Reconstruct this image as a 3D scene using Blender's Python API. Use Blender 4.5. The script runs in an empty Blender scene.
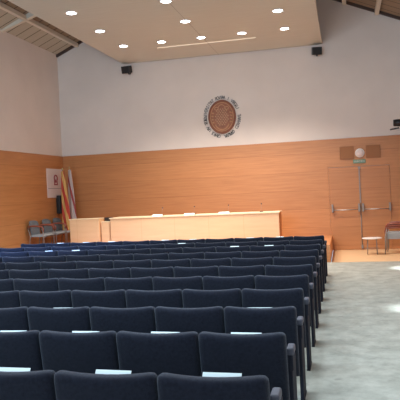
import bpy, math, random
from mathutils import Vector, Matrix
random.seed(4)
C = bpy.context.scene.collection
R = math.radians

# ------------------------------------------------------------------ materials
def new_mat(name):
    m = bpy.data.materials.new(name); m.use_nodes = True
    nt = m.node_tree
    return m, nt, nt.nodes, nt.links, nt.nodes['Principled BSDF']

def plain(name, col, rough=0.6, metal=0.0, spec=0.5, emit=None, es=0, var=0.0, vscale=8.0, bump=0.0, bscale=60.0, sheen=0.0):
    m, nt, n, l, b = new_mat(name)
    b.inputs['Base Color'].default_value = (*col, 1)
    b.inputs['Roughness'].default_value = rough
    b.inputs['Metallic'].default_value = metal
    b.inputs['Specular IOR Level'].default_value = spec
    if sheen:
        b.inputs['Sheen Weight'].default_value = sheen
        b.inputs['Sheen Roughness'].default_value = 0.45
        b.inputs['Sheen Tint'].default_value = (0.75, 0.85, 1, 1)
    if emit:
        b.inputs['Emission Color'].default_value = (*emit, 1); b.inputs['Emission Strength'].default_value = es
    tc = n.new('ShaderNodeTexCoord')
    if var:
        ns = n.new('ShaderNodeTexNoise'); ns.inputs['Scale'].default_value = vscale; ns.inputs['Detail'].default_value = 5
        l.new(tc.outputs['Object'], ns.inputs['Vector'])
        cr = n.new('ShaderNodeValToRGB')
        cr.color_ramp.elements[0].position = .3; cr.color_ramp.elements[1].position = .7
        cr.color_ramp.elements[0].color = (*[c*(1-var) for c in col], 1)
        cr.color_ramp.elements[1].color = (*[min(1, c*(1+var)) for c in col], 1)
        l.new(ns.outputs['Fac'], cr.inputs['Fac']); l.new(cr.outputs['Color'], b.inputs['Base Color'])
    if bump:
        n2 = n.new('ShaderNodeTexNoise'); n2.inputs['Scale'].default_value = bscale; n2.inputs['Detail'].default_value = 4
        l.new(tc.outputs['Object'], n2.inputs['Vector'])
        bp = n.new('ShaderNodeBump'); bp.inputs['Strength'].default_value = bump; bp.inputs['Distance'].default_value = 0.01
        l.new(n2.outputs['Fac'], bp.inputs['Height']); l.new(bp.outputs['Normal'], b.inputs['Normal'])
    return m

def math_node(n, l, op, a, b=None, c=None):
    x = n.new('ShaderNodeMath'); x.operation = op
    for i, v in enumerate((a, b, c)):
        if v is None: continue
        if isinstance(v, (int, float)): x.inputs[i].default_value = v
        else: l.new(v, x.inputs[i])
    return x.outputs[0]

def wood(name, c1, c2, rough=0.4, stretch=(0.5, 0.5, 9.0), seam_z=None, z_off=0.0, seam_x=None, x_off=0.0, axis='X', board=0.25, seam_dark=0.55, grain=1.0, seam_w=.012):
    """veneer: streaky grain along the horizontal, boards of slightly different tone, fine joints"""
    m, nt, n, l, b = new_mat(name)
    g = n.new('ShaderNodeNewGeometry')
    sep = n.new('ShaderNodeSeparateXYZ'); l.new(g.outputs['Position'], sep.inputs[0])
    mp = n.new('ShaderNodeMapping'); mp.inputs['Scale'].default_value = stretch
    l.new(g.outputs['Position'], mp.inputs['Vector'])
    ns = n.new('ShaderNodeTexNoise'); ns.inputs['Scale'].default_value = 2.2; ns.inputs['Detail'].default_value = 7; ns.inputs['Roughness'].default_value = .6
    l.new(mp.outputs[0], ns.inputs['Vector'])
    cr = n.new('ShaderNodeValToRGB')
    cr.color_ramp.elements[0].position = .5-.22/grain; cr.color_ramp.elements[1].position = .5+.22/grain
    cr.color_ramp.elements[0].color = (*c1, 1); cr.color_ramp.elements[1].color = (*c2, 1)
    l.new(ns.outputs['Fac'], cr.inputs['Fac'])
    col = cr.outputs['Color']
    def mixdark(fac, colr, k):
        mx = n.new('ShaderNodeMix'); mx.data_type = 'RGBA'; mx.blend_type = 'MULTIPLY'
        l.new(fac, mx.inputs[0]); l.new(colr, mx.inputs[6]); mx.inputs[7].default_value = (k, k*.93, k*.88, 1)
        return mx.outputs[2]
    if seam_z:
        zz = math_node(n, l, 'DIVIDE', math_node(n, l, 'SUBTRACT', sep.outputs['Z'], z_off), seam_z)
        fl = math_node(n, l, 'FLOOR', zz); fr = math_node(n, l, 'FRACT', zz)
        wn = n.new('ShaderNodeTexWhiteNoise'); wn.noise_dimensions = '1D'; l.new(fl, wn.inputs['W'])
        fac = math_node(n, l, 'MULTIPLY', wn.outputs['Value'], board)
        col = mixdark(fac, col, .35)
        ln = math_node(n, l, 'LESS_THAN', fr, 0.012/seam_z)
        col = mixdark(ln, col, seam_dark)
    if seam_x:
        xx = math_node(n, l, 'DIVIDE', math_node(n, l, 'SUBTRACT', sep.outputs[axis], x_off), seam_x)
        fr = math_node(n, l, 'FRACT', xx)
        ln = math_node(n, l, 'LESS_THAN', fr, seam_w/seam_x)
        col = mixdark(ln, col, seam_dark)
    l.new(col, b.inputs['Base Color'])
    b.inputs['Roughness'].default_value = rough
    return m

M = {}
M['panel'] = wood('cherry veneer', (.47, .19, .066), (.59, .262, .097), .42, seam_z=.52, z_off=.13, board=.12, seam_dark=.8)
M['panel_left'] = wood('cherry veneer side', (.47, .19, .066), (.59, .262, .097), .42, seam_z=.52, z_off=.13, board=.12, seam_dark=.8)
M['door'] = wood('cherry veneer door', (.45, .178, .063), (.54, .235, .086), .42, seam_z=.52, z_off=.13, board=.12, seam_dark=.8)
M['table'] = wood('pale beech veneer', (.78, .47, .26), (.84, .53, .30), .45, stretch=(.6, .6, 6), seam_x=.91, x_off=-6.15, seam_dark=.9)
M['table_top'] = plain('pale beech top', (.86, .66, .42), .35)
M['stage'] = wood('stage veneer', (.50, .20, .075), (.62, .27, .11), .45)
M['parquet'] = wood('oak parquet', (.80, .52, .28), (.88, .62, .37), .3, stretch=(1, 6, 1))
M['wall'] = plain('wall plaster', (.76, .675, .62), .9, spec=.2, var=.03, vscale=1.5, bump=.05)
M['ceil'] = wood('maple ceiling panel', (.595, .56, .48), (.665, .63, .55), .5, stretch=(.7, 12, .7), seam_x=2.93*2, x_off=-3.36, seam_dark=.55)
M['edge'] = plain('panel edge brown', (.10, .05, .03), .7)
M['beam'] = wood('pale glulam', (.66, .59, .49), (.73, .66, .56), .6, stretch=(3, .5, 3))
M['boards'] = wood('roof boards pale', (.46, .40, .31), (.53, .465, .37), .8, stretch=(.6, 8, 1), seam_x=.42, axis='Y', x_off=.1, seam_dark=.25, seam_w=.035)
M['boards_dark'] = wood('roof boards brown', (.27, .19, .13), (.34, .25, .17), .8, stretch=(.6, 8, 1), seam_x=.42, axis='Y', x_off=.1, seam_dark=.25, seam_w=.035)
M['trimdark'] = plain('dark brown trim', (.07, .04, .03), .7)
M['black'] = plain('black plastic', (.012, .012, .014), .45)
M['grille'] = plain('black mesh grille', (.02, .02, .022), .8, bump=.6, bscale=300)
M['steel'] = plain('brushed steel', (.55, .53, .51), .45, metal=.9)
M['dsteel'] = plain('dull steel', (.30, .27, .25), .5, metal=.5)
M['chrome'] = plain('chrome', (.6, .6, .62), .2, metal=1)
M['white'] = plain('white enamel', (.80, .77, .74), .5)
M['paper'] = plain('white paper', (.74, .88, .92), .7)
M['fabric'] = plain('navy seat fabric', (.011, .0135, .023), .95, spec=.12, var=.25, vscale=50, bump=.35, bscale=220, sheen=.22)
M['arm'] = plain('blue grey armrest pad', (.065, .072, .10), .6, var=.1)
M['side'] = plain('charcoal standard', (.018, .021, .034), .8, spec=.2)
M['cfab'] = plain('grey chair fabric', (.13, .14, .15), .9, var=.15, vscale=40, sheen=.2)
M['cseat'] = plain('pale grey seat', (.34, .36, .37), .8)
M['redwood'] = plain('red brown bentwood', (.28, .075, .045), .35)
M['bronze'] = plain('terracotta bronze relief', (.30, .112, .058), .5, metal=.15, var=.2, vscale=9)
M['bronze_d'] = plain('dark terracotta rim', (.24, .085, .045), .5, metal=.15)
M['bronze_l'] = plain('light bronze relief', (.52, .27, .14), .45, metal=.2)
M['letter'] = plain('black lettering', (.03, .025, .025), .6)
M['red'] = plain('dark red print', (.30, .03, .05), .6)
M['poster'] = plain('poster paper', (.72, .62, .60), .6)
M['grey_ink'] = plain('grey print', (.25, .2, .2), .6)
M['green'] = plain('exit sign green', (.14, .26, .17), .5, emit=(.1, .4, .2), es=.02)
M['lamp'] = plain('lamp diffuser', (1, 1, 1), .5, emit=(.93, .97, 1), es=9)
M['slot'] = plain('slot diffuser', (.9, .85, .8), .5, emit=(1, .82, .68), es=.9)
M['brass'] = plain('brass finial', (.5, .4, .2), .3, metal=.9)
M['grilleb'] = plain('brown perforated vent', (.34, .145, .06), .7, bump=.5, bscale=160)

# carpet
def carpet():
    m, nt, n, l, b = new_mat('grey green carpet')
    g = n.new('ShaderNodeNewGeometry')
    a = n.new('ShaderNodeTexNoise'); a.inputs['Scale'].default_value = 3.6; a.inputs['Detail'].default_value = 8; a.inputs['Roughness'].default_value = .7
    l.new(g.outputs['Position'], a.inputs['Vector'])
    cr = n.new('ShaderNodeValToRGB'); cr.color_ramp.elements[0].position = .36; cr.color_ramp.elements[1].position = .62
    cr.color_ramp.elements[0].color = (.27, .29, .26, 1); cr.color_ramp.elements[1].color = (.42, .445, .405, 1)
    l.new(a.outputs['Fac'], cr.inputs['Fac'])
    f = n.new('ShaderNodeTexNoise'); f.inputs['Scale'].default_value = 5.5; f.inputs['Detail'].default_value = 3
    l.new(g.outputs['Position'], f.inputs['Vector'])
    c2 = n.new('ShaderNodeValToRGB'); c2.color_ramp.elements[0].position = .66; c2.color_ramp.elements[1].position = .74
    c2.color_ramp.elements[0].color = (1, 1, 1, 1); c2.color_ramp.elements[1].color = (.74, .74, .74, 1)
    l.new(f.outputs['Fac'], c2.inputs['Fac'])
    mx = n.new('ShaderNodeMix'); mx.data_type = 'RGBA'; mx.blend_type = 'MULTIPLY'; mx.inputs[0].default_value = 1
    l.new(cr.outputs[0], mx.inputs[6]); l.new(c2.outputs[0], mx.inputs[7]); l.new(mx.outputs[2], b.inputs['Base Color'])
    p = n.new('ShaderNodeTexNoise'); p.inputs['Scale'].default_value = 140
    l.new(g.outputs['Position'], p.inputs['Vector'])
    bp = n.new('ShaderNodeBump'); bp.inputs['Strength'].default_value = .3; bp.inputs['Distance'].default_value = .004
    l.new(p.outputs['Fac'], bp.inputs['Height']); l.new(bp.outputs[0], b.inputs['Normal'])
    b.inputs['Roughness'].default_value = .55; b.inputs['Specular IOR Level'].default_value = .35
    return m
M['carpet'] = carpet()

def stripes(name, a, b_, slope, period, off=0.0, duty=.45):
    m, nt, n, l, b = new_mat(name)
    tc = n.new('ShaderNodeTexCoord'); sp = n.new('ShaderNodeSeparateXYZ'); l.new(tc.outputs['Object'], sp.inputs[0])
    v = math_node(n, l, 'ADD', math_node(n, l, 'MULTIPLY', sp.outputs['Z'], slope), sp.outputs['X'])
    v = math_node(n, l, 'DIVIDE', math_node(n, l, 'ADD', v, off), period)
    fr = math_node(n, l, 'FRACT', v); ln = math_node(n, l, 'LESS_THAN', fr, duty)
    mx = n.new('ShaderNodeMix'); mx.data_type = 'RGBA'; l.new(ln, mx.inputs[0])
    mx.inputs[6].default_value = (*a, 1); mx.inputs[7].default_value = (*b_, 1)
    l.new(mx.outputs[2], b.inputs['Base Color']); b.inputs['Roughness'].default_value = .7
    return m
M['flag1'] = stripes('yellow and red striped cloth', (.58, .34, .11), (.44, .045, .025), .21, .17, .03, .5)
M['flag2'] = stripes('white and crimson cloth', (.50, .42, .40), (.32, .05, .05), .20, .34, .02, .16)

# ------------------------------------------------------------------ mesh helpers
class MB:
    def __init__(s): s.v = []; s.f = []; s.sm = []
    def box(s, x0, x1, y0, y1, z0, z1, mat=None):
        k = len(s.v); P = [(x, y, z) for z in (z0, z1) for y in (y0, y1) for x in (x0, x1)]
        s.v += [mat @ Vector(p) if mat else Vector(p) for p in P]
        for q in ((0, 2, 3, 1), (4, 5, 7, 6), (0, 1, 5, 4), (2, 6, 7, 3), (0, 4, 6, 2), (1, 3, 7, 5)):
            s.f.append([k+i for i in q]); s.sm.append(False)
        return s
    def tube(s, pts, r, n=8, closed=False):
        pts = [Vector(p) for p in pts]; k = len(s.v); N = len(pts)
        rr = r if isinstance(r, (list, tuple)) else [r]*N
        prev = None
        for i, p in enumerate(pts):
            if closed: t = pts[(i+1) % N]-pts[i-1]
            else: t = pts[min(i+1, N-1)]-pts[max(i-1, 0)]
            t.normalize()
            if prev is None:
                a = Vector((0, 0, 1)) if abs(t.z) < .9 else Vector((1, 0, 0))
                e = t.cross(a).normalized()
            else:
                e = (prev - t*prev.dot(t)).normalized()
            prev = e; g = t.cross(e)
            for j in range(n):
                an = 2*math.pi*j/n
                s.v.append(p+(e*math.cos(an)+g*math.sin(an))*rr[i])
        M_ = N if closed else N-1
        for i in range(M_):
            for j in range(n):
                a = k+i*n+j; b = k+i*n+(j+1) % n; i2 = (i+1) % N
                s.f.append([a, b, k+i2*n+(j+1) % n, k+i2*n+j]); s.sm.append(True)
        if not closed:
            s.f.append([k+j for j in range(n)][::-1]); s.sm.append(False)
            s.f.append([k+(N-1)*n+j for j in range(n)]); s.sm.append(False)
        return s
    def loft(s, rings, cap=True, smooth=True):
        k = len(s.v); n = len(rings[0])
        for rg in rings: s.v += [Vector(p) for p in rg]
        for i in range(len(rings)-1):
            for j in range(n):
                s.f.append([k+i*n+j, k+i*n+(j+1) % n, k+(i+1)*n+(j+1) % n, k+(i+1)*n+j]); s.sm.append(smooth)
        if cap:
            s.f.append([k+j for j in range(n)][::-1]); s.sm.append(False)
            s.f.append([k+(len(rings)-1)*n+j for j in range(n)]); s.sm.append(False)
        return s
    def cyl(s, c, r, h, axis='Z', n=24, r2=None, sx=1.0):
        """solid of revolution (short) from c along axis"""
        r2 = r if r2 is None else r2; rings = []
        for t, q in ((0, r), (h, r2)):
            rg = []
            for j in range(n):
                a = 2*math.pi*j/n; u = math.cos(a)*q*sx; w = math.sin(a)*q
                if axis == 'Z': rg.append((c[0]+u, c[1]+w, c[2]+t))
                elif axis == 'Y': rg.append((c[0]+u, c[1]+t, c[2]+w))
                else: rg.append((c[0]+t, c[1]+u, c[2]+w))
            rings.append(rg)
        return s.loft(rings)
    def ball(s, c, r, sc=(1, 1, 1), n=10, m=6):
        rings = []
        for i in range(1, m):
            ph = math.pi*i/m
            rings.append([(c[0]+r*sc[0]*math.sin(ph)*math.cos(2*math.pi*j/n), c[1]+r*sc[1]*math.sin(ph)*math.sin(2*math.pi*j/n), c[2]-r*sc[2]*math.cos(ph)) for j in range(n)])
        return s.loft(rings)
    def build(s, name, mat, parent=None, bevel=0, segs=2, loc=None):
        me = bpy.data.meshes.new(name); me.from_pydata([tuple(v) for v in s.v], [], s.f)
        me.validate(); me.update()
        for i, p in enumerate(me.polygons):
            if i < len(s.sm): p.use_smooth = s.sm[i]
        import bmesh
        bm = bmesh.new(); bm.from_mesh(me); bmesh.ops.recalc_face_normals(bm, faces=bm.faces)
        if bevel:
            bmesh.ops.bevel(bm, geom=[e for e in bm.edges if e.calc_face_angle(0) > .6], offset=bevel, segments=segs, affect='EDGES', profile=.5, clamp_overlap=True)
            for f in bm.faces: f.smooth = len(bm.faces) > 6 and f.calc_area() < 1e9 and f.smooth
        bm.to_mesh(me); bm.free()
        me.materials.append(mat)
        o = bpy.data.objects.new(name, me); C.objects.link(o)
        if loc: o.location = loc
        if parent: o.parent = parent
        return o

def tag(o, label, cat, group=None):
    o['label'] = label; o['category'] = cat
    if group: o['group'] = group
    return o
def thing(name, label, cat, loc=(0, 0, 0), rz=0, group=None):
    o = bpy.data.objects.new(name, None); C.objects.link(o); o.location = loc; o.rotation_euler = (0, 0, rz)
    o.empty_display_size = .1
    return tag(o, label, cat, group)
def struct(o): o['kind'] = 'structure'; return o
def copy_thing(root, loc, label, rz=None):
    r = root.copy(); C.objects.link(r); r.location = loc; r['label'] = label
    if rz is not None: r.rotation_euler = (0, 0, rz)
    for ch in list(root.children):
        c = ch.copy(); C.objects.link(c); c.parent = r
        for g in list(ch.children):
            d = g.copy(); C.objects.link(d); d.parent = c
    return r

# ------------------------------------------------------------------ the room
XL, XR, YB, Y0 = -8.45, 1.72, 17.24, -5.0
XC = -3.375; EAVE = 6.24; SL = .43
def roof(x): return EAVE + SL*((x-XL) if x < XC else (XR-x))
RIDGE = roof(XC)
struct(MB().box(XL-.2, XR+.2, Y0, 14.5, -.2, 0).build('floor', M['carpet']))
struct(MB().box(-.36, XR+.2, 14.5, YB+.2, -.2, .004).build('floor_back', M['parquet']))
# back wall as gable
def gable(y0, y1):
    m = MB(); P = [(XL-.2, 0), (XR+.2, 0), (XR+.2, roof(XR)-.06), (XC, RIDGE+.02), (XL-.2, roof(XL)-.06)]
    k = 0; m.loft([[(x, y0, z) for x, z in P], [(x, y1, z) for x, z in P]], smooth=False); return m
struct(gable(YB, YB+.2).build('wall_back', M['wall']))
struct(MB().box(XL-.2, XL, Y0, YB, 0, EAVE+.02).build('wall_left', M['wall']))
struct(MB().box(XR, XR+.2, Y0, YB, 0, EAVE+.02).build('wall_right', M['wall']))
WT = 3.10
# wood panelling (with the doorway left clear)
DX0, DX1, DXC, DZ = -.40, 1.23, .435, 2.30
m = MB(); m.box(XL+.03, DX0-.004, YB-.03, YB, 0, WT); m.box(DX0-.004, DX1+.004, YB-.03, YB, DZ+.01, WT); m.box(DX1+.004, XR, YB-.03, YB, 0, WT)
struct(m.build('trim_1', M['panel']))
struct(MB().box(XL, XL+.03, 6.0, YB, 0, WT).build('trim_2', M['panel_left']))
struct(MB().box(XR-.03, XR, 6.0, YB-.03, 0, WT).build('trim_3', M['panel_left']))
# roof slabs
def slab(xa, xb, name, mat, ya=Y0, yb=YB, t=.12, dz=0):
    m = MB(); q = [(xa, roof(xa)+dz), (xb, roof(xb)+dz), (xb, roof(xb)+t+dz), (xa, roof(xa)+t+dz)]
    m.loft([[(x, ya, z) for x, z in q], [(x, yb, z) for x, z in q]], smooth=False)
    return struct(m.build(name, mat))
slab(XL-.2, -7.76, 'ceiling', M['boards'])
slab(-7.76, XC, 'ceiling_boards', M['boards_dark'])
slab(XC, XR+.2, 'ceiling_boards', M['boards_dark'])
# purlins running the length of the hall
for x in (-7.76, -6.95, -5.9, -.85, .22, 1.07):
    w = .055; d = .20; zt = min(roof(x-w), roof(x+w))
    struct(MB().box(x-w, x+w, Y0, YB-.02, zt-d+.1, zt+.01).build('ceiling_purlin', M['beam'], bevel=.006))
# sloping rafters across, slimmer towards the eaves
for y in (2.2, 6.2, 10.2, 14.15):
    for xa, xb in ((XL, XC), (XR, XC)):
        m = MB(); xm = xa+(1.3 if xb > xa else -1.3)
        q = [(xa, roof(xa)-.05), (xm, roof(xm)-.19), (xb, roof(xb)-.19), (xb, roof(xb)-.002), (xm, roof(xm)-.002), (xa, roof(xa)-.002)]
        m.loft([[(x, y-.06, z) for x, z in q], [(x, y+.06, z) for x, z in q]], smooth=False)
        struct(m.build('ceiling_rafter', M['beam']))
# dark trim where roof meets the back wall
for xa, xb in ((XL, XC), (XC, XR)):
    m = MB(); q = [(xa, roof(xa)-.075), (xb, roof(xb)-.075), (xb, roof(xb)-.001), (xa, roof(xa)-.001)]
    m.loft([[(x, YB-.08, z) for x, z in q], [(x, YB-.001, z) for x, z in q]], smooth=False)
    struct(m.build('ceiling_trim', M['trimdark']))
# flat suspended ceiling raft
PX0, PX1, PZ = -6.28, -.42, 5.75
SX0, SX1, SY0, SY1 = -4.75, -2.06, 15.66, 15.76
m = MB()
m.box(PX0, PX1, 3.0, SY0, PZ, PZ+.16); m.box(PX0, PX1, SY1, YB-.05, PZ, PZ+.16)
m.box(PX0, SX0, SY0, SY1, PZ, PZ+.16); m.box(SX1, PX1, SY0, SY1, PZ, PZ+.16)
cp = struct(m.build('ceiling_raft', M['ceil']))
struct(MB().box(PX0+.1, PX1-.1, 3.1, YB-.1, PZ+.165, PZ+.20).build('ceiling_raft_backing', M['edge']))
tag(MB().box(SX0, SX1, SY0, SY1, PZ+.03, PZ+.06).build('ceiling_slot', M['slot']), 'long thin pale slot let into the wooden ceiling raft near the back wall', 'ceiling light')

# downlights
def downlight(x, y, label, src=[None]):
    if src[0] is None:
        t = thing('ceiling_downlight', label, 'ceiling light', (x, y, PZ), 0, 'round downlights in the ceiling raft')
        ring = MB(); k = 24; rings = []
        for rr, z in ((.125, 0), (.125, -.012), (.105, -.014), (.105, 0)):
            rings.append([(rr*math.cos(2*math.pi*j/k), rr*math.sin(2*math.pi*j/k), z) for j in range(k)])
        ring.loft(rings, cap=False); ring.build('trim_ring', M['white'], t)
        MB().cyl((0, 0, -.010), .104, .009).build('diffuser', M['lamp'], t)
        src[0] = t; return t
    return copy_thing(src[0], (x, y, PZ), label)
xs = [-5.49, -4.44, -3.385, -2.33, -1.26]
where = ['leftmost', 'second from left', 'middle', 'second from right', 'rightmost']
for i, x in enumerate(xs):
    downlight(x, 15.1, 'round white ceiling downlight, %s of the five nearest the back wall' % where[i])
for x, w_ in ((-5.49, 'left'), (-3.385, 'middle'), (-1.26, 'right')):
    downlight(x, 13.53, 'round white ceiling downlight, %s one of the second row out from the back wall' % w_)
for x, w_ in ((-5.49, 'near the top left of the photo'), (-3.385, 'cut by the top edge of the photo')):
    downlight(x, 11.97, 'round white ceiling downlight of the third row, %s' % w_)

# stage
STZ = .42; STX = -.37; STY = 14.5
struct(MB().box(XL+.03, STX, STY, YB-.03, 0, STZ).build('floor_stage', M['stage'], bevel=.008))

# ------------------------------------------------------------------ doors
def door_leaf(name, xa, xb, side):
    d = struct(MB().box(xa, xb, YB-.045, YB-.002, .008, DZ).build(name, M['door'], bevel=.004))
    return d
d1 = door_leaf('door_1', DX0, DXC-.006, 0); d2 = door_leaf('door_2', DXC+.006, DX1, 1)
def panic(d, xa, xb, inner):
    y = YB-.045; z = 1.12
    MB().tube([(xa, y-.085, z), (xb, y-.085, z)], .014, 10).build('panic_bar', M['steel'], d)
    out = xa if inner == xb else xb
    sg = 1 if out < inner else -1
    MB().box(out-.026, out+.026, y-.11, y, z-.06, z+.16).build('bar_bracket', M['dsteel'], d, bevel=.01)
    MB().box(inner-.026, inner+.026, y-.11, y, z-.06, z+.16).build('bar_bracket', M['dsteel'], d, bevel=.01)
panic(d1, -.33, .385, .385); panic(d2, .49, 1.20, .49)
MB().box(DXC-.022, DXC+.006, YB-.075, YB-.045, 1.30, DZ-.02).tube([(DXC-.008, YB-.06, .10), (DXC-.008, YB-.06, 1.06)], .011, 8).build('vertical_rod', M['dsteel'], d1)
MB().box(DXC-.03, DXC+.02, YB-.09, YB-.045, .04, .14).build('floor_bolt', M['dsteel'], d1, bevel=.005)
MB().box(DXC-.04, DXC+.03, YB-.09, YB-.045, DZ-.06, DZ-.005).build('top_bolt', M['dsteel'], d1, bevel=.005)

# above the door
W = YB-.03
for xa, xb, lb in ((-.06, .30, 'left'), (.64, 1.00, 'right')):
    v = thing('wall_vent', 'brown square-holed wall vent above the double door, %s of the round white lamp' % lb, 'vent', ((xa+xb)/2, W, 2.69), 0, 'brown vents above the door')
    h = (xb-xa)/2
    MB().box(-h, h, -.02, 0, -.165, .165).build('grille', M['grilleb'], v, bevel=.004)
    fr = MB()
    for q in ((-h-.012, h+.012, -.177, -.16), (-h-.012, h+.012, .16, .177)): fr.box(q[0], q[1], -.028, 0, q[2], q[3])
    for q in ((-h-.012, -h+.005), (h-.005, h+.012)): fr.box(q[0], q[1], -.028, 0, -.16, .16)
    fr.build('vent_frame', M['grilleb'], v)
t = thing('emergency_lamp', 'round white lamp on the wood wall above the exit sign', 'lamp', (.465, W, 2.67))
m = MB(); rings = []
for rr, y in ((.125, 0), (.125, -.03), (.11, -.05)): rings.append([(rr*math.cos(2*math.pi*j/28), y, rr*math.sin(2*math.pi*j/28)) for j in range(28)])
m.loft(rings); m.build('base_ring', M['white'], t)
m = MB(); rings = []
for rr, y in ((.10, -.045), (.09, -.065), (.06, -.08), (.02, -.086)): rings.append([(rr*math.cos(2*math.pi*j/28), y, rr*math.sin(2*math.pi*j/28)) for j in range(28)])
m.loft(rings); m.build('lens', M['poster'], t)

def text_mesh(body, size, mat, name, parent, depth=.003, sx=1.0):
    cu = bpy.data.curves.new(name, 'FONT'); cu.body = body; cu.size = size; cu.extrude = depth
    cu.align_x = 'CENTER'; cu.align_y = 'CENTER'; cu.resolution_u = 2
    tmp = bpy.data.objects.new('tmp', cu); C.objects.link(tmp)
    bpy.context.view_layer.update()
    me = bpy.data.meshes.new_from_object(tmp.evaluated_get(bpy.context.evaluated_depsgraph_get()))
    bpy.data.objects.remove(tmp)
    me.materials.clear(); me.materials.append(mat)
    o = bpy.data.objects.new(name, me); C.objects.link(o)
    if parent: o.parent = parent
    return o

t = thing('exit_sign', 'small green and white exit sign below the round lamp', 'sign', (.445, W, 2.44))
MB().box(-.165, .165, -.03, 0, -.05, .05).build('sign_box', M['green'], t, bevel=.005)
o = text_mesh('SORTIDA', .07, M['poster'], 'lettering', t); o.rotation_euler = (R(90), 0, 0); o.location = (0, -.034, 0)

# ------------------------------------------------------------------ emblem
EX, EZ = -3.345, 3.95
t = thing('wall_emblem', 'oval terracotta coloured relief seal ringed by black lettering, high on white back wall', 'emblem', (EX, YB, EZ))
A_, B_ = .385, .465
def oval(m, ka, kb, y0, y1, n=56, k2=None):
    k2 = (ka, kb) if k2 is None else k2
    m.loft([[(ka*math.cos(2*math.pi*j/n), y0, kb*math.sin(2*math.pi*j/n)) for j in range(n)], [(k2[0]*math.cos(2*math.pi*j/n), y1, k2[1]*math.sin(2*math.pi*j/n)) for j in range(n)]])
m = MB(); oval(m, A_-.01, B_-.01, 0, -.035); m.build('plaque', M['bronze'], t)
m = MB(); m.tube([(A_*math.cos(2*math.pi*j/64), -.03, B_*math.sin(2*math.pi*j/64)) for j in range(64)], .027, 8, True); m.build('rim', M['bronze_d'], t)
m = MB(); m.tube([(.335*math.cos(2*math.pi*j/64), -.035, .41*math.sin(2*math.pi*j/64)) for j in range(64)], .012, 6, True); m.build('inner_ring', M['bronze_l'], t)
m = MB()
for i in range(-4, 5):
    for j in range(-5, 6):
        x = (i+(.5 if j % 2 else 0))*.072; z = j*.050-.03
        if (x/.20)**2+(z/.27)**2 < 1:
            m.box(-.0175, .0175, -.056, -.03, -.0175, .0175, Matrix.Translation((x, 0, z)) @ Matrix.Rotation(R(45), 4, 'Y'))
m.build('lattice_relief', M['bronze_l'], t)
for sg in (-1, 1):
    MB().tube([(sg*.15+.055*math.cos(2*math.pi*j/16), -.045, .245+.04*math.sin(2*math.pi*j/16)) for j in range(16)], .014, 6, True).build('scroll_relief', M['bronze_l'], t)
    for a, b in ((.26, .12), (.27, .03), (.27, -.06), (.255, -.15)): MB().ball((sg*a, -.035, b), .032, (1.2, .7, .9)).build('boss_relief', M['bronze_l'], t)
MB().tube([(.22*math.cos(R(a)), -.04, -.10+.27*math.sin(R(a))) for a in range(205, 336, 10)], .018, 6).build('garland_relief', M['bronze_l'], t)
MB().tube([(.10*math.cos(R(a)), -.04, .24+.11*math.sin(R(a))) for a in range(0, 181, 15)], .014, 6).build('crown_relief', M['bronze_l'], t)
words = [('UNIVERSITAT', 186, 118), ('ROVIRA', 110, 78), ('I', 68, 64), ('VIRGILI', 54, 20), ('TARRACO', 4, -38), ('CATALUNYA', -50, -84), ('CAMPUS', -100, -130), ('URV', -138, -152), ('SEGELL', -160, -184)]
lr_a, lr_b = .50, .56
for wd, a0, a1 in words:
    grp = bpy.data.objects.new('lettering', None)
    bpy.data.objects.remove(grp)
    meshes = []
    allv = []; allf = []
    for i, ch in enumerate(wd):
        a = R(a0 + (a1-a0)*((i+.5)/len(wd)))
        o = text_mesh(ch, .138, M['letter'], 'tmp_letter', None, .004)
        ct = Vector((lr_a*math.cos(a), 0, lr_b*math.sin(a)))
        rot = Matrix.Rotation(-(a-R(90)), 4, 'Y') @ Matrix.Rotation(R(90), 4, 'X')
        mt = Matrix.Translation(ct+Vector((0, -.006, 0))) @ rot @ Matrix.Scale(.88, 4, (1, 0, 0))
        k = len(allv); allv += [mt @ v.co for v in o.data.vertices]; allf += [[k+q for q in p.vertices] for p in o.data.polygons]
        me_ = o.data; bpy.data.objects.remove(o); bpy.data.meshes.remove(me_)
    mm = MB(); mm.v = allv; mm.f = allf; mm.sm = [False]*len(allf)
    me = bpy.data.meshes.new('lettering'); me.from_pydata([tuple(v) for v in allv], [], allf); me.materials.append(M['letter'])
    o = bpy.data.objects.new('lettering', me); C.objects.link(o); o.parent = t

# ------------------------------------------------------------------ speakers at the raft corners
def speaker(x, label, s):
    t = thing('wall_speaker', label, 'loudspeaker', (x, YB, 5.60), 0, 'small black speakers under the ceiling raft corners')
    MT = Matrix.Rotation(R(10*s), 4, 'Z') @ Matrix.Rotation(R(12), 4, 'X')
    m = MB(); m.box(-.13, .13, -.30, -.10, -.12, .09, MT); m.build('cabinet', M['black'], t, bevel=.012)
    m = MB(); m.box(-.115, .115, -.312, -.301, -.105, .075, MT); m.build('grille', M['grille'], t)
    m = MB(); m.box(-.03+.03, .05, -.12, 0, -.06, .02).tube([(.03, -.2, -.12), (.03, -.2, -.19), (.03, -.08, -.17), (.03, 0, -.1)], .018, 8); m.build('bracket', M['black'], t)
    return t
speaker(-6.10, 'small black wall speaker below the left corner of the ceiling raft', -1)
speaker(-.60, 'small black wall speaker below the right corner of the ceiling raft', 1)
# fixture on the right wall
t = thing('wall_spotlight', 'black spotlight on a bracket arm above wood panelling at the right edge', 'spotlight', (XR, 16.2, 3.30))
MB().box(-.04, 0, -.08, .08, -.12, .10).tube([(-.02, 0, 0), (-.28, -.02, 0)], .035, 8).tube([(-.24, 0, -.11), (-.02, 0, -.11)], .035, 8).build('bracket', M['black'], t)
MB().cyl((-.42, -.02, .03), .085, .26, 'X', 16, .10).build('lamp_housing', M['black'], t)
MB().box(-.52, -.30, -.08, .05, -.075, -.045, Matrix.Rotation(R(-8), 4, 'Y')).build('barn_door', M['black'], t)

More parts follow.
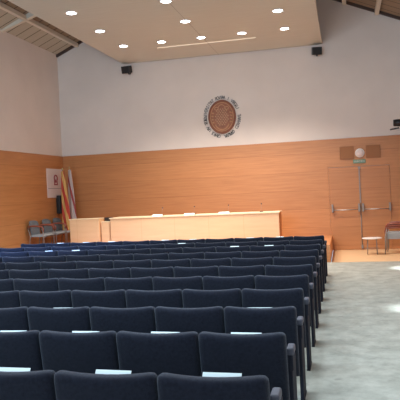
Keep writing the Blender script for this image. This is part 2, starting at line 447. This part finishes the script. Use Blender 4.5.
# ------------------------------------------------------------------ long table and desk on the stage
TY = 15.1
t = thing('presidential_table', 'long pale wooden conference table with closed front on the stage', 'table', (-3.855, TY, STZ))
hw = 2.245; TH = .80
MB().box(-hw, hw, 0, .025, 0, TH-.03).build('front_panel', M['table'], t)
MB().box(-hw-.02, hw+.02, -.03, .72, TH-.03, TH).build('tabletop', M['table_top'], t, bevel=.004)
for s in (-1, 1): MB().box(min(s*hw, s*(hw-.03)), max(s*hw, s*(hw-.03)), .03, .66, 0, TH-.03).build('end_panel', M['stage'], t)
MB().box(-hw+.05, hw-.05, .06, .30, TH-.16, TH-.13).build('under_shelf', M['table'], t)
# mics, name cards
for i, (x, w_) in enumerate(((-4.75, 'leftmost on the table'), (-3.87, 'second from left on the table'), (-2.95, 'third from left on the table'), (-2.09, 'rightmost, standing alone without a card'))):
    k = thing('table_microphone', 'thin black gooseneck microphone, '+w_, 'microphone', (x, TY+.35, STZ+TH), 0, 'microphones on the long table')
    MB().cyl((0, 0, 0), .045, .015, 'Z', 16).build('base', M['black'], k)
    MB().tube([(0, 0, .01), (0, -.0, .10), (0, .03, .17), (0, .06, .20)], .0025, 6).build('gooseneck', M['dsteel'], k)
    MB().ball((0, .065, .205), .018, (1, 1.3, 1)).build('capsule', M['black'], k)
for x, w_ in ((-4.81, 'left'), (-3.94, 'middle'), (-3.02, 'right')):
    k = thing('name_card', 'white folded name card on the long table, %s of three' % w_, 'name card', (x, TY+.12, STZ+TH), 0, 'name cards on the long table')
    m = MB()
    m.box(-.135, .135, -.001, .001, 0, .07, Matrix.Translation((0, -.055, 0)) @ Matrix.Rotation(R(-52), 4, 'X'))
    m.box(-.135, .135, -.001, .001, 0, .07, Matrix.Translation((0, .055, 0)) @ Matrix.Rotation(R(52), 4, 'X'))
    m.build('card', M['paper'], k)
# side desk at left
t = thing('side_desk', 'boxy pale wooden desk left of the long table on the stage', 'desk', (-6.75, TY-.03, STZ))
MB().box(-.51, .34, 0, .03, 0, .785).build('front_panel', M['table'], t)
MB().box(-.53, .35, -.02, .34, .785, .81).build('desktop', M['table_top'], t, bevel=.004)
for xa in (-.51, .31): MB().box(xa, xa+.03, .03, .32, 0, .785).build('side_panel', M['table'], t)
t = thing('low_cabinet', 'low narrow wooden cabinet in the gap between side desk and long table', 'cabinet', (-6.27, TY+.03, STZ))
MB().box(-.115, .135, .02, .40, 0, .69).build('carcass', M['table'], t)
MB().box(-.12, .14, .01, .41, .69, .71).build('cabinet_top', M['table_top'], t)
MB().box(-.10, .12, 0, .018, .06, .64).build('door', M['table'], t)
k = thing('dark_gap_block', 'dark block imitating the shaded gap above the low cabinet beside the side desk', 'dark block', (-6.26, TY+.28, STZ+.71))  # added dark block standing in for shade in the gap, not a monitor
MB().box(-.06, .06, -.04, .04, 0, .012).build('gap_block_base', M['black'], k)
MB().box(-.115, .125, -.012, .012, .012, .10).build('gap_block_face', M['black'], k, bevel=.004)

# ------------------------------------------------------------------ flags, banner, wall case
def flag(x, y, top, mat, name_lb, sway, wbot, ph):
    t = thing('flag', name_lb, 'flag', (x, y, STZ), 0, 'flags on poles in the left corner')
    h = top-STZ
    MB().cyl((0, 0, 0), .16, .03, 'Z', 24, .14).cyl((0, 0, .03), .04, .08, 'Z', 16, .022).build('pole_base', M['dsteel'], t)
    MB().tube([(0, 0, .05), (0, 0, h)], .014, 10).build('pole', M['brass'], t)
    MB().ball((0, 0, h+.03), .03, (.8, .8, 1.6)).build('finial', M['brass'], t)
    m = MB(); rings = []; n = 40; L = 22
    for i in range(L+1):
        s = i/L; z = h-.03-s*(h-.42); rg = []
        w = .045+(wbot-.045)*s**.8
        for j in range(n):
            a = 2*math.pi*j/n
            r = 1+.22*math.sin(5*a+ph+s*1.5)*min(1, s*3)
            rg.append((sway*s+w*r*math.cos(a), w*.55*r*math.sin(a)-.0, z+(.09*math.cos(a+ph) if i == L else 0)*1.0))
        rings.append(rg)
    m.loft(rings); m.build('cloth', mat, t)
flag(-8.02, 16.33, 2.63, M['flag1'], 'red and yellow striped flag hanging from a pole in the left corner', .06, .13, 0)
flag(-7.95, 16.66, 2.68, M['flag2'], 'white flag with crimson part, hanging just right of the striped flag', .05, .12, 2)
t = thing('wall_poster', 'white poster with a small dark red crest on the left wood wall', 'poster', (XL+.03, 16.6, 2.31))
MB().box(0, .02, -.50, .47, -.47, .39).build('board', M['poster'], t, bevel=.003)
MB().box(.0202, .0215, -.46, .42, -.205, -.19).build('printed_line', M['grey_ink'], t)
m = MB()
m.tube([(.022, .03+.10*math.cos(R(a)), .10+.10*math.sin(R(a))) for a in range(-20, 201, 20)], .02, 6)
m.box(.0203, .026, -.09, .15, -.10, -.065); m.box(.0203, .026, -.08, -.03, -.07, .10); m.box(.0203, .026, .09, .14, -.07, .10); m.ball((.022, .03, .02), .045, (.1, 1, 1.4))
m.build('crest', M['red'], t)
t = thing('wall_cabinet', 'dark upright box on the left wall between poster and flags', 'box', (XL+.03, 16.75, 1.35))
MB().box(0, .13, -.13, .14, 0, .55).build('case', M['black'], t, bevel=.015)
MB().box(.131, .14, -.10, .11, .03, .52).build('cover', M['grille'], t)

# ------------------------------------------------------------------ armchairs (grey with red-brown arms)
def armchair(loc, rz, label, group, name='armchair'):
    t = thing(name, label, 'chair', loc, rz, group)
    # faces -Y locally
    m = MB(); rings = []
    for i in range(9):
        u = -1+2*i/8; w = .22; rg = []
        for j in range(16):
            a = 2*math.pi*j/16; zz = .60+.22*math.copysign(abs(math.sin(a))**.6, math.sin(a))*(1-.18*abs(u)**3)
            yy = .25+.03*math.cos(a)*(1-.5*abs(u)**4)+(zz-.5)*.18-.04*u*u
            rg.append((u*w, yy, zz))
        rings.append(rg)
    m.loft(rings); m.build('backrest', M['cfab'], t)
    m = MB(); rings = []
    for i in range(9):
        u = -1+2*i/8; k = 1-.12*abs(u)**3; rg = []
        for j in range(16):
            a = 2*math.pi*j/16
            rg.append((u*.235, .23*k*math.copysign(abs(math.cos(a))**.5, math.cos(a)), .41+.032*math.copysign(abs(math.sin(a))**.8, math.sin(a))))
        rings.append(rg)
    m.loft(rings); m.build('seat', M['cseat'], t)
    for s in (-1, 1):
        MB().tube([(s*.27, -.20, .0), (s*.27, -.19, .40), (s*.27, -.17, .58)], .012, 8).build('leg', M['dsteel'], t)
        MB().tube([(s*.25, .28, .0), (s*.25, .22, .40), (s*.23, .30, .62)], .012, 8).build('leg', M['dsteel'], t)
        MB().tube([(s*.25, .30, .62), (s*.285, .22, .67), (s*.29, .02, .675), (s*.285, -.14, .655), (s*.275, -.19, .60), (s*.27, -.185, .52)], [.014, .02, .022, .022, .02, .014], 8).build('armrest', M['redwood'], t)
    MB().tube([(-.25, .22, .375), (.25, .22, .375)], .01, 6).tube([(-.27, -.19, .375), (.27, -.19, .375)], .01, 6).build('seat_rail', M['dsteel'], t)
    return t
for y, lb in ((14.98, 'grey armchair with red-brown arms against left wall, farthest from the flags'),
              (15.70, 'grey armchair with red-brown arms against left wall, middle of three'),
              (16.36, 'grey armchair partly hidden behind the striped flag')):
    armchair((-8.04, y, STZ-.0), R(88), lb, 'armchairs along the left wall')
# stack of chairs at right
for k in range(3):
    armchair((1.20+.012*k, 16.2-.02*k, .004+.055*k), R(-100), 'grey chair with red-brown arms stacked at the right edge, %s' % ['bottom of the stack', 'in the middle of the stack', 'topmost'][k], 'stacked chairs by the double door', 'stacked_chair')
# low round table
t = thing('round_side_table', 'low round white table on thin legs in front of the double door', 'table', (.64, 15.95, .004))
m = MB(); rings = []
for rr, z in ((.225, .405), (.25, .412), (.25, .425), (.235, .43)): rings.append([(rr*math.cos(2*math.pi*j/36), rr*math.sin(2*math.pi*j/36), z) for j in range(36)])
m.loft(rings); m.build('tabletop', M['white'], t)
for j in range(4):
    a = R(45+90*j); MB().tube([(.15*math.cos(a), .15*math.sin(a), .405), (.17*math.cos(a), .17*math.sin(a), 0)], .009, 8).build('leg', M['dsteel'], t)
t_ = MB().tube([(.16*math.cos(2*math.pi*j/24), .16*math.sin(2*math.pi*j/24), .16) for j in range(24)], .006, 6, True).build('ring_brace', M['dsteel'], t)

# ------------------------------------------------------------------ auditorium seats
SW, SP = .603, .9005; SX, SY = -.418, 3.084
def row_y(r): return SY+r*SP-(.045 if r == 0 else 0)
HT = .838
def seat_back():
    m = MB(); rings = []; n = 24; w = SW/2-.001
    us = [-1, -.992, -.97, -.93, -.85, -.7, -.5, -.25, 0, .25, .5, .7, .85, .93, .97, .992, 1]
    for u in us:
        e = abs(u); edge = 1-(1-math.sqrt(max(0, 1-max(0, (e-.86)/.14)**2)))*1.0
        th = .055*(.25+.75*edge)
        top = HT-.016*(1-min(1, e/.9)**2) - .030*(1-edge)
        bot = .24
        rg = []
        for j in range(n):
            a = 2*math.pi*j/n
            ca, sa = math.cos(a), math.sin(a)
            # superellipse section
            cy = math.copysign(abs(ca)**.55, ca); sz = math.copysign(abs(sa)**.35, sa)
            if sa >= 0:   # soft rounded top
                z = (top-.06)+.06*abs(sa)**.9 if abs(sa) < 1 else top
                cyy = cy
            else:
                z = (bot+.04)-.04*abs(sa)**.9; cyy = cy
            # long straight side comes from the two halves joining
            y = th*cyy + .0
            y += -(z-.5)*.16 + .10 - .030*(1-u*u)*0.6
            rg.append((u*w, y, z))
        # insert mid points for a straight belly
        rings.append(rg)
    m.loft(rings)
    return m
def make_seat():
    t = thing('auditorium_seat', 'x', 'seat', (0, 0, 0), 0, 'navy auditorium seats in rows')
    seat_back().build('backrest', M['fabric'], t)
    # folded-up cushion
    m = MB(); rings = []
    for i in range(9):
        u = -1+2*i/8; k = 1-.1*abs(u)**4; rg = []
        for j in range(16):
            a = 2*math.pi*j/16; ca, sa = math.cos(a), math.sin(a)
            z = .52+.15*k*math.copysign(abs(sa)**.5, sa); y = .29+.045*k*math.copysign(abs(ca)**.7, ca)-(z-.5)*.1
            rg.append((u*.255, y, z))
        rings.append(rg)
    m.loft(rings); m.build('seat_cushion', M['fabric'], t)
    return t
def add_standard(t, x):
    p = MB().box(x-.028, x+.002, .17, .45, .01, .60).box(x-.022, x+.012, .13, .23, .55, .665).build('side_panel', M['side'], t, bevel=.008)
    m = MB(); m.box(x-.03, x+.022, .11, .25, .662, .716); m.build('armrest', M['arm'], t, bevel=.014, segs=3)
    MB().box(x-.03, x+.004, .17, .47, 0, .012).build('foot_plate', M['side'], t)

# visible columns per row (column 0 is beside the aisle)
ncols = {0: 4, 1: 5, 2: 6, 3: 7, 4: 8, 5: 9, 6: 10, 7: 11, 8: 11, 9: 11, 10: 11}
ordn = ['first', 'second', 'third', 'fourth', 'fifth', 'sixth', 'seventh', 'eighth', 'ninth', 'tenth', 'eleventh']
rown = ['nearest row', 'second row', 'third row', 'fourth row', 'fifth row', 'sixth row', 'seventh row', 'eighth row', 'ninth row', 'tenth row', 'farthest row']
prot = {}
def seat_label(r, c):
    pos = 'seat at the right aisle end' if c == 0 else '%s seat from the right aisle' % ordn[c]
    rr = rown[r]+(' from the camera' if 0 < r < 10 else '')
    return 'navy upholstered auditorium %s, %s' % (pos, rr)
for r in range(11):
    for c in range(ncols[r]):
        kind = 'end' if c == 0 else ('left' if c == 10 else 'mid')
        loc = (SX-SW/2-c*SW, row_y(r), 0)
        if kind not in prot:
            t = make_seat(); t.location = loc; t['label'] = seat_label(r, c)
            add_standard(t, SW/2+(.02 if kind == 'end' else 0))
            if kind == 'left': add_standard(t, -SW/2-.03)
            prot[kind] = t
        else:
            copy_thing(prot[kind], loc, seat_label(r, c))

# papers laid on the tops of some backs
PW, PH = .215, .11
papers = {0: [(0, .02), (1, .0), (2, -.02)], 1: [(0, .0), (1, .02), (2, .01), (3, .02)], 2: [(0, -.03), (3, 0)],
          8: [(1, 0), (2, 0), (7, 0), (8, .05)], 9: [(4, 0)], 10: [(1, 0), (2, 0), (4, 0), (5, 0), (7, .0), (8, 0), (9, 0)]}
lift = {0: -.016, 1: -.024, 2: -.028}
pm = MB(); pm.box(-PW/2, PW/2, -.002, .002, -PH, 0)
pmesh = None
for r, lst in papers.items():
    for c, dx in lst:
        x = SX-SW/2-c*SW+dx+.02; y = row_y(r)+.128; z = HT+lift.get(r, -.013)
        pos = 'seat at the right aisle end' if c == 0 else '%s seat from the right aisle' % ordn[c]
        lb = 'white paper sheet at the top of the %s, %s' % (pos, rown[r])
        if pmesh is None:
            o = pm.build('paper_sheet', M['paper']); pmesh = o.data
        else:
            o = bpy.data.objects.new('paper_sheet', pmesh); C.objects.link(o)
        o.location = (x, y, z); o.rotation_euler = (R(-38), 0, R(random.uniform(-3, 3)))
        o.scale = (.72, 1, 1) if r >= 8 else (1, 1, 1)
        tag(o, lb, 'paper', 'paper sheets on the seat backs')

# ------------------------------------------------------------------ lights
def spot(loc, target, power, col, size, blend=.8, rad=.1):
    l = bpy.data.lights.new('spot', 'SPOT'); l.energy = power; l.color = col; l.spot_size = R(size); l.spot_blend = blend; l.shadow_soft_size = rad
    o = bpy.data.objects.new('spot', l); C.objects.link(o); o.location = loc
    d = Vector(target)-Vector(loc); o.rotation_euler = d.to_track_quat('-Z', 'Y').to_euler()
def area(loc, target, power, col, sx, sy):
    l = bpy.data.lights.new('area', 'AREA'); l.energy = power; l.color = col; l.shape = 'RECTANGLE'; l.size = sx; l.size_y = sy
    o = bpy.data.objects.new('area', l); C.objects.link(o); o.location = loc
    d = Vector(target)-Vector(loc); o.rotation_euler = d.to_track_quat('-Z', 'Y').to_euler()
warm = (1, .90, .80)
PWR = {xs[0]: .38, xs[1]: .8, xs[2]: 1, xs[3]: 1.15, xs[4]: 1.2}
for x in xs: spot((x, 15.1, PZ-.05), (x, 15.3, 0), 165*PWR[x], warm, 100)
for x in (xs[0], xs[2], xs[4]): spot((x, 13.53, PZ-.05), (x, 14.2, 0), 165*PWR[x], warm, 110)
for x in (xs[0], xs[2]): spot((x, 11.97, PZ-.05), (x, 12.2, 0), 70, warm, 110)
cool = (.80, .90, 1)
for y in (10.4, 8.8, 7.2, 5.6, 4.0):                                 # the rows of downlights over the seats
    for x in (xs[0], xs[2], xs[4]): spot((x, y, PZ-.05), (x, y, 0), 75, (.84, .93, 1), 130, .6, .06)
area((-3.4, -4.5, 3.2), (-3.4, 10, 6.5), 120, cool, 9, 4)            # added cool fill from behind, imitating daylight
area((-2.6, 5.2, 5.6), (-2.6, 5.6, 0), 70, cool, 8, 4)               # added cool overhead fill for the seat tops and floor
area((1.5, 8.6, 4.8), (.6, 9.6, 0), 25, (.9, .96, 1), 1.2, 6)  # added soft fill along the aisle
spot((-8.2, 7.5, 4.6), (-6.4, 10.8, .8), 1900, (.24, .45, 1), 50, 1, .3)   # added blue beam tinting the far left seats, source unseen
area((-3.4, 1.2, 3.6), (-3.6, 7, 6.2), 190, (.60, .82, 1), 5, 1)           # added cool uplight on the raft, standing in for daylight
for x in (-5.4, -3.9, -2.4): spot((x, 11.2, PZ-.1), (x, 15.1, .85), 210, warm, 34, .7)   # added spots brightening the table front, without fixtures
spot((1.25, 13.3, 5.8), (1.25, 13.35, 0), 2300, (.9, .97, 1), 9, 1)  # added narrow beam making the farther bright floor patch
spot((.9, 9.05, 5.8), (.86, 9.05, 0), 2000, (.9, .97, 1), 8, 1)  # added narrow beam making the nearer bright floor patch
w = bpy.data.worlds.new('World'); bpy.context.scene.world = w; w.use_nodes = True
w.node_tree.nodes['Background'].inputs[0].default_value = (.62, .78, 1, 1)
w.node_tree.nodes['Background'].inputs[1].default_value = .5

# ------------------------------------------------------------------ camera
cam = bpy.data.cameras.new('Camera'); co = bpy.data.objects.new('Camera', cam); C.objects.link(co)
cam.sensor_width = 36; cam.lens = 603.2868/400*36; cam.clip_start = .05
co.matrix_world = Matrix(((.971634, .042710, .232599, 0), (.231764, .023634, -.972485, 0), (-.047032, .998808, .013065, 1.8), (0, 0, 0, 1)))
bpy.context.scene.camera = co
vs = bpy.context.scene.view_settings
vs.view_transform = 'Standard'; vs.look = 'None'; vs.gamma = 1; vs.use_curve_mapping = False; vs.exposure = 0.9
